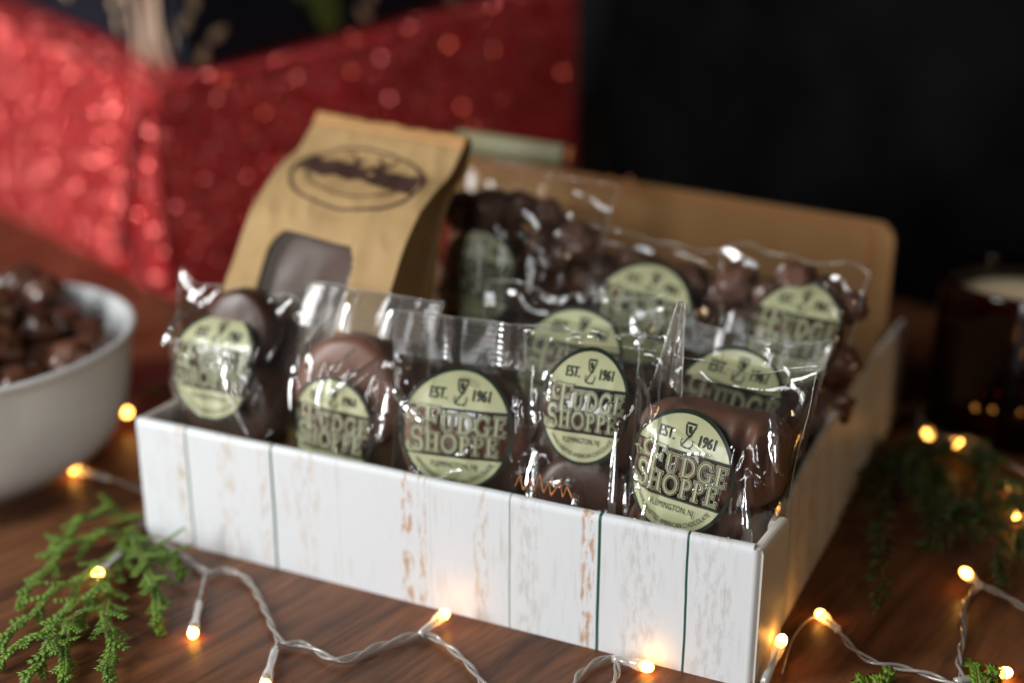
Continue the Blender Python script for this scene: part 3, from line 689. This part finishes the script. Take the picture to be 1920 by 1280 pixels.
pouch('clear bag with pale green folded paper header, standing behind the tall kraft bag', (-.236, .245, Z0), .066, .148, .016, .003, 4, 4, 4,
      None, [(.0, .13, .02, .128, .004, .003), (.01, .11, .03, .10, .004, .003)],
      c_pack(.028, .110, .0105, 26, 12), 12, .003, (0, 0), 0, False)
hp = [o for o in COL.objects if 'pale green folded paper header' in o.get('label', '')][0]
b = MB(); b.grid(lambda u, v: Vector((-.034+.068*u, .0035*math.sin(PI*v)-.001+.001*math.sin(u*6), .143+.0135*v)), 20, 8)
b.grid(lambda u, v: Vector((-.034+.068*u, -.0035*math.sin(PI*v)-.002+.001*math.sin(u*6), .143+.0135*v)), 20, 8)
b.build('paper_header', M['olive'], hp)
b = MB(); b.grid(lambda u, v: Vector((.0345+.005*u, .001-.0035*math.sin(PI*v), .1435+.012*v)), 4, 8); b.build('header_end', M['rust'], hp, solid=.0006)

# ------------------------------------------------------------------ kraft window bag
kb = thing('kraft_bag', 'brown kraft paper bag with clear window and oval printed emblem, leaning in the carton', 'paper bag', (-.243, .10, Z0))
ko = Vector((-.243, .10, Z0))
KP = [(.050, .0), (.052, .03), (.054, .06), (.058, .09), (.067, .109), (.077, .122), (.091, .140), (.102, .150), (.118, .160), (.137, .166), (.150, .176), (.158, .182)]
def kprof(v):
    k = v*(len(KP)-1); i = min(int(k), len(KP)-2); t = k-i
    P_ = [Vector((0, *KP[max(0, min(len(KP)-1, j))])) for j in (i-1, i, i+1, i+2)]
    a, b_, c, d = P_; r = .5*((2*b_)+(c-a)*t+(2*a-5*b_+4*c-d)*t*t+(3*b_-a-3*c+d)*t**3); return r.y, r.z
def kfront(u, v, off=0):
    y, z = kprof(v); y2, z2 = kprof(min(1, v+.02)); y1, z1 = kprof(max(0, v-.02))
    n_ = Vector((0, -(z2-z1), (y2-y1))).normalized()
    x = -.295+.103*u; p = Vector((x, y-.022*u, z-.003*u))
    bul = .003*math.sin(PI*u)*math.sin(PI*min(1, v*1.1))
    return p+n_*(off+bul+.0016*noise.noise(Vector((u*4, v*5, 3)))+.0011*(.5-abs(noise.noise(Vector((u*7+1, v*9, 5))))*2)*min(1, abs(v-.34)*6+.2)+.0012*max(0, v-.8)*5*noise.noise(Vector((u*12, v*4, 9))))-ko
b = MB(); WU0, WU1, WV0, WV1 = .22, .77, .16, .53
def inwin(u, v):
    cu, cv = (WU0+WU1)/2, (WV0+WV1)/2; return (abs((u-cu)/((WU1-WU0)/2))**7+abs((v-cv)/((WV1-WV0)/2))**7) < 1
N1, N2 = 90, 150; vs = [kfront(i/N1, j/N2) for j in range(N2+1) for i in range(N1+1)]
fs = [(j*(N1+1)+i, j*(N1+1)+i+1, (j+1)*(N1+1)+i+1, (j+1)*(N1+1)+i) for j in range(N2) for i in range(N1) if not inwin((i+.5)/N1, (j+.5)/N2)]
b.add(vs, fs); 
def kback(u, v):
    y, z = kprof(v); dp = .052*(1-v)**.8+.001; return Vector((-.295+.103*u, min(y+dp+.02*(1-v), y+.062)-.022*u, z-.003*u))-ko
b.grid(lambda u, v: kback(1-u, v), 20, 40)
o = b.build('paper', M['kraft'], kb, solid=.0004)
b = MB()
def gus(u, v):
    a_ = kfront(1, v); c_ = kback(1, v); p = a_.lerp(c_, u); p.x -= .014*math.sin(PI*u)*(1-v)**.3*min(1, (v+.2)); return p
b.grid(gus, 12, 40)
def gusl(u, v):
    a_ = kfront(0, v); c_ = kback(0, v); p = a_.lerp(c_, u); p.x += .012*math.sin(PI*u)*(1-v)**.3; return p
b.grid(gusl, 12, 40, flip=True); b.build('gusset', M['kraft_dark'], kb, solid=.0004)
b = MB(); b.grid(lambda u, v: kfront(WU0-.02+(WU1-WU0+.04)*u, WV0-.02+(WV1-WV0+.04)*v, -.0012), 20, 30); b.build('window', M['pane'], kb)
b = MB(); b.grid(lambda u, v: kfront(WU0-.08+(WU1-WU0+.16)*u, WV0-.08+(WV1-WV0+.14)*v, -.006-.003*math.sin(PI*u)), 20, 30); b.build('chocolate', M['choc'], kb, solid=.006)
b = MB(); b.grid(lambda u, v: kfront(-.005+1.01*u, .93+.075*v, .0016), 30, 4); b.build('folded_top', M['fold'], kb, solid=.0012)
b = MB()
def kdec(fn, n, lay=0):
    P_ = [fn(i/n) for i in range(n+1)]; vs = []
    for (u1, v1, u2, v2) in P_: vs += [kfront(u1, v1, .0005+lay*.0001), kfront(u2, v2, .0005+lay*.0001)]
    b.add(vs, [(2*i, 2*i+1, 2*i+3, 2*i+2) for i in range(n)])
cu, cv = .50, .745
def ring(t): a = 2*PI*t; return (cu+.42*math.cos(a), cv+.120*math.sin(a), cu+.40*math.cos(a), cv+.112*math.sin(a))
kdec(ring, 60)
def ring2(t): a = PI*(1.05+.9*t); k = .93+.05*(int(t*60) % 2); return (cu+.31*math.cos(a), cv+.073*math.sin(a), cu+.31*k*math.cos(a), cv+.073*k*math.sin(a))
kdec(ring2, 60)
kdec(lambda t: (cu-.38+.76*t, cv-.012-.012*t+.012*noise.noise(Vector((t*6, 0, 0))), cu-.38+.76*t, cv+.052-.012*t+.022*noise.noise(Vector((t*9, 4, 0)))), 40, 1)
kdec(lambda t: (cu-.16+.12*t, cv+.07+.02*math.sin(t*6), cu-.16+.12*t, cv+.082+.012*math.sin(t*6)), 12, 1)
kdec(lambda t: (cu+.03+.14*t, cv+.075+.02*math.cos(t*6), cu+.03+.14*t, cv+.087+.015*math.cos(t*6)), 12, 1)
b.build('emblem', M['brownlogo'], kb)

# ------------------------------------------------------------------ shredded paper strands
def shred(label, pts, wd, loc):
    P = spline(pts, 6); b = MB(); vs = []
    for p in P: vs += [p+Vector((0, .0, -wd))-Vector(loc), p+Vector((0, .0, wd))-Vector(loc)]
    b.add(vs, [(2*i, 2*i+1, 2*i+3, 2*i+2) for i in range(len(P)-1)]); o = b.build('paper_shred', M['shred'], solid=.0003)
    o.location = loc; tag(o, label, 'paper shred', 'crinkled paper shreds in the carton'); return o
zz = []
for k in range(13): zz.append((-.1052+.0021*k+random.uniform(-.0007, .0007), .0072+.0016*(k % 2)+random.uniform(-.0005, .0005), .0612+(.0065 if k % 2 else .0012)*random.uniform(.6, 1.15)))
shred('crinkled brown paper shred peeking over the front edge of the carton', zz, .0008, (-.092, .008, .0615))
b = MB()
rs = random.Random(5)
zz = [(-.196+.0045*k, .308-.002*(k % 2), .127+.004*math.sin(k*2.3)) for k in range(9)]
shred('orange-brown paper shred draped along the raised back panel', zz, .0012, (-.178, .308, .126))

# ------------------------------------------------------------------ bowl with chocolates
bc = Vector((-.464, .022, 0)); BR, BHt = .1065, .081
bowl = thing('bowl', 'white ceramic bowl full of chocolate pieces at the left edge', 'bowl', bc)
b = MB()
pr = [(.0, .004), (.038, .004), (.070, 0), (.076, 0), (.079, .003), (.088, .010), (.0955, .022), (.1005, .042), (.1028, .062), (.1045, .076), (.1068, .0805), (.1062, .083), (.1036, .0828), (.1012, .078), (.0995, .063), (.0972, .044), (.092, .026), (.074, .012), (.030, .008), (0, .0075)]
prs = spline([(x*1.035, 0, z*.87) for x, z in pr], 3)
b.grid(lambda u, v: Vector((max(0, prs[int(round(v*(len(prs)-1)))].x)*math.cos(2*PI*u), max(0, prs[int(round(v*(len(prs)-1)))].x)*math.sin(2*PI*u), prs[int(round(v*(len(prs)-1)))].z)), 96, len(prs)-1, close=True)
b.build('bowl_body', M['white'], bowl)
protos = []
rc = random.Random(11); pts = []
def tryput(n, Rmax, z, r):
    c = 0; tries = 0
    while c < n and tries < 3000:
        tries += 1; a = rc.uniform(0, 2*PI); q = Rmax*math.sqrt(rc.random()); p = Vector((bc.x+q*math.cos(a), bc.y+q*math.sin(a), z+rc.uniform(-.003, .003)))
        if all((p-o_).length > (r+ro)*.88 for o_, ro in pts): pts.append((p, r)); c += 1
tryput(16, .062, .024, .0125); tryput(24, .074, .043, .0125); tryput(40, .089, .058, .0128); tryput(14, .0935, .066, .0115); tryput(36, .084, .073, .0125); tryput(12, .055, .085, .012)
for k, (p, r) in enumerate(pts):
    if k < 6:
        o = lump(k*2.7, .0130, nu=28, nv=18, amp=.20, fr=1.7).build('chocolate_piece', M['nut']); protos.append(o)
    else: o = protos[k % 6].copy(); COL.objects.link(o)
    o.location = p; o.rotation_euler = (rc.uniform(0, 6), rc.uniform(0, 6), rc.uniform(0, 6)); s_ = rc.uniform(.92, 1.08); o.scale = (s_,)*3
    tag(o, 'glossy dark chocolate cluster piled in the white bowl', 'chocolate', 'chocolate clusters piled in the white bowl')

# ------------------------------------------------------------------ candle jar
jc = Vector((.071, .330, 0)); jr = .053
jar = thing('candle_jar', 'dark amber glass candle jar with pale wax at the right edge', 'candle', jc)
b = MB(); jp = [(0, 0), (jr-.004, 0), (jr, .004), (jr, .03), (jr, .06), (jr, .080), (jr, .088), (jr-.0012, .090), (jr-.0025, .088), (jr-.0025, .08), (jr-.0025, .05), (jr-.0025, .010), (jr-.006, .007), (0, .007)]
b.grid(lambda u, v: Vector((jp[int(round(v*13))][0]*math.cos(2*PI*u), jp[int(round(v*13))][0]*math.sin(2*PI*u), jp[int(round(v*13))][1])), 64, 13, close=True)
b.build('glass', M['amber'], jar)
b = MB(); wp = [(0, .0085), (jr-.0045, .0085), (jr-.0040, .02), (jr-.0040, .074), (jr-.006, .0765), (jr-.02, .0755), (0, .075)]
b.grid(lambda u, v: Vector((wp[int(round(v*6))][0]*math.cos(2*PI*u), wp[int(round(v*6))][0]*math.sin(2*PI*u), wp[int(round(v*6))][1])), 48, 6, close=True)
b.build('wax', M['wax'], jar)
b = MB(); b.tube([(0, 0, .074), (.001, 0, .080), (.0005, 0, .085)], .0008, 6); b.build('wick', M['ink'], jar)

# ------------------------------------------------------------------ fairy lights
def strand(label, wires, lamps, org, thin=()):
    t = thing('fairy_lights', label, 'fairy lights', org, group='strings of warm fairy lights'); og = Vector(org)
    b = MB()
    for wpts in wires:
        P = spline(wpts, 14); L_ = 0; pa = []; pb = []
        for k, p in enumerate(P):
            if k: L_ += (P[k]-P[k-1]).length
            d = (P[min(k+1, len(P)-1)]-P[max(k-1, 0)]).normalized(); s_ = d.cross(Vector((0, 0, 1))).normalized(); a = L_/.026*2*PI
            of = s_*math.cos(a)*.00085+Vector((0, 0, 1))*math.sin(a)*.00085
            pa.append(p+of-og); pb.append(p-of-og)
        b.tube(pa, .0007, 8); b.tube(pb, .0007, 8)
    for wpts in thin: b.tube([p-og for p in spline(wpts, 10)], .00055, 6)
    b.build('wire', M['wire'], t)
    for tip, end in lamps:
        tip = Vector(tip)-og; end = Vector(end)-og; d = (tip-end); ln = d.length; d.normalize()
        end2 = tip-d*min(ln, .025)
        b = MB(); b.tube([end2.lerp(tip-d*.0015, k/8) for k in range(9)], .0024, 14, rfn=lambda q: .75+.35*q if q > .7 else .72+.2*math.sin(q*9)*.2+.1*q); sl = b.build('sleeve', M['sleeve'], t)
        b = MB(); b.tube([end2.lerp(tip-d*.003, k/4) for k in range(5)], .0007, 6); b.build('lead', M['wire'], t)
        q = d.to_track_quat('Z', 'Y').to_matrix()
        b = MB(); b.ell(tip, (.0024, .0024, .0031), 14, 8, mat=q); bl = b.build('bulb', M['bulb'], t)
        if ln > .024:
            b = MB(); b.tube([end.lerp(end2, k/4) for k in range(5)], .0009, 6); b.build('lead', M['wire'], t)
    return t
def zr(L_, z=.0025): return [(x, y, z) for x, y in L_]
strand('warm fairy light string looping along the front edge of the white carton',
  [zr([(-.2925, -.0195), (-.2968, -.0095), (-.2894, -.0064), (-.2682, -.0127), (-.2484, -.02), (-.2403, -.015), (-.2256, -.0188), (-.2049, -.0353), (-.1839, -.0532), (-.1734, -.0513), (-.1544, -.0547), (-.1452, -.0392), (-.1338, -.024), (-.1192, -.0277), (-.105, -.0363), (-.0915, -.0468), (-.075, -.050), (-.0632, -.0372), (-.0634, -.0235), (-.0606, -.0119), (-.0558, -.0060), (-.0504, -.0153), (-.0472, -.0277), (-.03, -.040), (-.008, -.028), (.0019, .0005)]),
   zr([(-.3437, .0347), (-.322, .030), (-.309, .012), (-.3045, -.006), (-.2968, -.0095)], .003)],
  [((-.3798, .036, .004), (-.3437, .0347, .004)), ((-.2824, -.051, .009), (-.2925, -.0225, .005)), ((-.2196, -.0643, .0028), (-.2463, -.0227, .003)), ((-.1703, -.0822, .0028), (-.1837, -.0553, .003)),
   ((-.1299, -.0115, .006), (-.1335, -.0254, .003)), ((-.0411, -.0070, .003), (-.0551, -.0075, .003)), ((.0062, .0165, .014), (.0040, .0010, .003))], (-.2, -.04, 0))
strand('warm fairy light string lying on the bare table right of the carton',
  [zr([(.022, .0535), (.0303, .0419), (.0399, .0358), (.0543, .0364), (.0706, .033), (.09, .02), (.12, .03), (.125, .08), (.094, .1027), (.0836, .1115), (.0721, .1162), (.0669, .0986), (.0695, .0716), (.0703, .0503), (.075, .0309)])],
  [((.0132, .0606, .0035), (.0221, .0527, .003)), ((.0652, .1139, .009), (.0721, .1153, .003)), ((.0878, .0486, .0035), (.0706, .0341, .003))], (.06, .07, 0),
  [zr([(.0182, .0587), (.010, .0585), (.0065, .040), (.0085, .012)])])
strand('blurred warm fairy light string among the evergreen sprigs beside the candle',
  [zr([(.018, .300), (.022, .276), (.036, .2585), (.052, .262), (.0626, .2481), (.0731, .236), (.0871, .2216), (.0925, .205), (.098, .190), (.095, .175), (.11, .14)], .013)],
  [((.0449, .2552, .012), (.0626, .2481, .004)), ((.0276, .2661, .010), (.035, .2587, .003)), ((.0755, .2265, .004), (.0866, .21, .003)), ((.082, .1926, .004), (.0925, .1850, .003))], (.08, .22, 0))
strand('blurred fairy light string end between the bowl and the carton',
  [zr([(-.4286, .150), (-.42, .19), (-.39, .24), (-.36, .28)], .004)],
  [((-.400, .1003, .010), (-.4286, .1447, .005))], (-.41, .15, 0))

# ------------------------------------------------------------------ evergreen sprigs
def thuja(label, twigs, z, seed, grp, ll=.0135, lift=.006):
    org = Vector((twigs[0][0][0], twigs[0][0][1], 0)); rg = random.Random(seed)
    t = thing('evergreen_sprig', label, 'evergreen sprig', org, group=grp); bs_, bl = MB(), MB()
    def scale_leaf(p, d, s_):
        d = d.normalized(); sd = d.cross(Vector((0, 0, 1))).normalized(); u_ = Vector((0, 0, 1))
        P = [p-d*s_*.25, p+sd*s_*.36+d*s_*.25, p+d*s_, p-sd*s_*.36+d*s_*.25, p+u_*s_*.13+d*s_*.2, p-u_*s_*.08+d*s_*.2]
        bl.add(P, [(0, 1, 4), (1, 2, 4), (2, 3, 4), (3, 0, 4), (1, 0, 5), (2, 1, 5), (3, 2, 5), (0, 3, 5)])
    def frond(p, d, ln, s_):
        n = max(2, int(ln/(s_*.62)))
        for i in range(n):
            q = p+d*ln*i/n; k = 1-.35*i/n
            sd = d.cross(Vector((0, 0, 1))).normalized()
            for sg in (1, -1): scale_leaf(q+sd*sg*s_*.12, d*.8+sd*sg*.6+Vector((0, 0, rg.uniform(-.15, .2))), s_*k)
            scale_leaf(q, d, s_*k)
    for tp in twigs:
        P = spline([Vector((x, y, z))-org for x, y in tp], 10); n = len(P)
        P = [p+Vector((0, 0, lift*math.sin(PI*k/n)+.0015*math.sin(k*.7+seed))) for k, p in enumerate(P)]
        bs_.tube(P, .0007, 6, rfn=lambda q: 1-.6*q)
        acc = 0; side = 1; tot = sum((P[k]-P[k-1]).length for k in range(1, n)); run = 0
        for k in range(1, n):
            st = (P[k]-P[k-1]).length; acc += st; run += st; d = (P[k]-P[k-1]).normalized(); sd = d.cross(Vector((0, 0, 1))).normalized()
            frond(P[k-1], d, st*1.2, .0036)
            if acc > .0046:
                acc = 0; side = -side; f = 1-run/tot
                frond(P[k], (d*.85+sd*side*rg.uniform(.5, .75)+Vector((0, 0, rg.uniform(-.1, .1)))).normalized(), ll*(.35+.75*min(1, f*1.6))*rg.uniform(.8, 1.15), .0036)
        frond(P[-1], (P[-1]-P[-2]).normalized(), .004, .0026)
    bs_.v = [(x, y, max(z_, .0008)) for x, y, z_ in bs_.v]; bl.v = [(x, y, max(z_, .0006)) for x, y, z_ in bl.v]
    bs_.build('stem', M['twig'], t); bl.build('foliage', M['thuja'], t); return t
TW = [
[(-.3053, .0102), (-0.3241, 0.0001), (-0.3271, -0.0167), (-0.3244, -0.0372)],
[(-0.3035, -0.0013), (-0.3073, -0.0184), (-0.3127, -0.0421), (-0.3014, -0.0784)],
[(-0.2991, -0.0130), (-0.2871, -0.0466), (-0.288, -0.0751), (-0.2831, -0.1066)],
[(-0.29, -0.0244), (-0.2744, -0.0564), (-0.2721, -0.082), (-0.274, -0.1153)],
[(-0.2791, -0.0493), (-0.2567, -0.0747), (-0.2403, -0.0889), (-0.2265, -0.1064)],
[(-0.275, -0.0598), (-0.2629, -0.0888), (-0.2523, -0.1024), (-0.2405, -0.1155)],
[(-0.2697, -0.0752), (-0.2588, -0.1029), (-0.2525, -0.1243)],
[(-0.3000, -0.0060), (-0.290, -0.0180), (-0.2694, -0.035), (-0.2501, -0.051), (-0.235, -0.0673)],
[(-0.2889, -0.0169), (-0.2743, -0.0204), (-0.2614, -0.0245), (-0.2545, -0.0295)]]
thuja('bright green flat cedar sprig on the table by the front left corner of the carton', TW, .003, 1, 'evergreen sprigs on the table')
thuja('shaded cedar sprig lying between the bowl and the left wall of the carton', [[(-.37, .20), (-.385, .15), (-.375, .10), (-.36, .07)], [(-.385, .16), (-.41, .13), (-.43, .12)], [(-.40, .23), (-.43, .19), (-.46, .17)], [(-.375, .12), (-.35, .09), (-.335, .06)]], .004, 2, 'evergreen sprigs on the table', .014)
thuja('tiny green cedar tip on the table at the bottom right', [[(.052, -.004), (.0470, .010), (.0415, .0275)], [(.0475, .009), (.0420, .014), (.0360, .021)], [(.045, .016), (.0465, .024), (.0475, .029)]], .002, 3, 'evergreen sprigs on the table', .004, .002)
thuja('tiny green cedar tip leaning by the fairy light wire at the right', [[(.0860, .0120), (.0790, .0340), (.0738, .0540)], [(.080, .031), (.083, .040), (.085, .046)]], .002, 4, 'evergreen sprigs on the table', .004, .004)
def needles(label, stems, seed):
    org = Vector(stems[0][0]); org.z = 0; rg = random.Random(seed)
    t = thing('evergreen_sprig', label, 'evergreen sprig', org, group='dark needle sprigs beside the carton'); b1, b2 = MB(), MB()
    for sp in stems:
        P = [p-org for p in spline(sp, 16)]; b1.tube(P, .0009, 6, rfn=lambda q: 1-.6*q)
        for k in range(1, len(P)):
            d = (P[k]-P[k-1]).normalized(); st = (P[k]-P[k-1]).length; f = k/len(P)
            for j in range(max(2, int(st/.0012))):
                p = P[k-1].lerp(P[k], rg.random()); a = rg.uniform(0, 2*PI); sd = d.cross(Vector((0, 0, 1))).normalized(); up = sd.cross(d)
                o_ = sd*math.cos(a)+up*math.sin(a)*.8; dr = (d*.9+o_*.75).normalized(); ln = rg.uniform(.014, .024)*(1-.45*f)
                q = p+dr*ln; r1 = dr.cross(Vector((.3, .5, .8))).normalized()*.0009; r2 = dr.cross(r1).normalized()*.0006
                m_ = p.lerp(q, .5)
                b2.add([p-r1*.5, p+r1*.5, m_+r1, m_-r1, q, m_+r2*1.6], [(0, 1, 2, 5), (0, 5, 3), (3, 5, 4), (5, 2, 4), (1, 0, 3, 2), (2, 3, 4)])
    for b_ in (b1, b2): b_.v = [(x, y, max(z_, .0006)) for x, y, z_ in b_.v]
    b1.build('stem', M['twig'], t); b2.build('foliage', M['needle'], t)
needles('dark needle sprig standing out nearest the right wall of the carton', [[(.0030, .2600, .004), (.0127, .1897, .010), (.0255, .1383, .007), (.0338, .0829, .003)], [(.016, .20, .008), (.026, .215, .014), (.032, .19, .012)]], 1)
needles('dark needle sprig below the candle jar among the blurred lights', [[(.0153, .2755, .004), (.0327, .2354, .012), (.0481, .1996, .010), (.0626, .1618, .004)], [(.030, .245, .010), (.050, .238, .016), (.066, .232, .014)], [(.04, .22, .010), (.040, .19, .012), (.044, .165, .006)]], 2)
needles('dark branching needle sprig reaching the right edge of the picture', [[(.0574, .270, .004), (.0575, .2323, .010), (.0689, .1709, .012), (.0823, .1263, .004)], [(.062, .21, .010), (.078, .195, .014), (.095, .172, .008)], [(.066, .19, .010), (.056, .17, .010), (.046, .145, .004)], [(.070, .168, .01), (.082, .158, .012), (.094, .142, .006)]], 3)
needles('dark needle sprig lying low behind the carton corner lights', [[(.0250, .2900, .004), (.0350, .2500, .010), (.0420, .2100, .006)], [(.031, .265, .008), (.020, .240, .010), (.016, .215, .005)]], 4)
needles('dark needle sprig crossing under the rightmost blurred lights', [[(.1100, .2450, .004), (.0950, .2200, .012), (.0760, .2000, .010), (.060, .190, .004)], [(.095, .219, .012), (.092, .195, .012), (.090, .165, .004)]], 5)
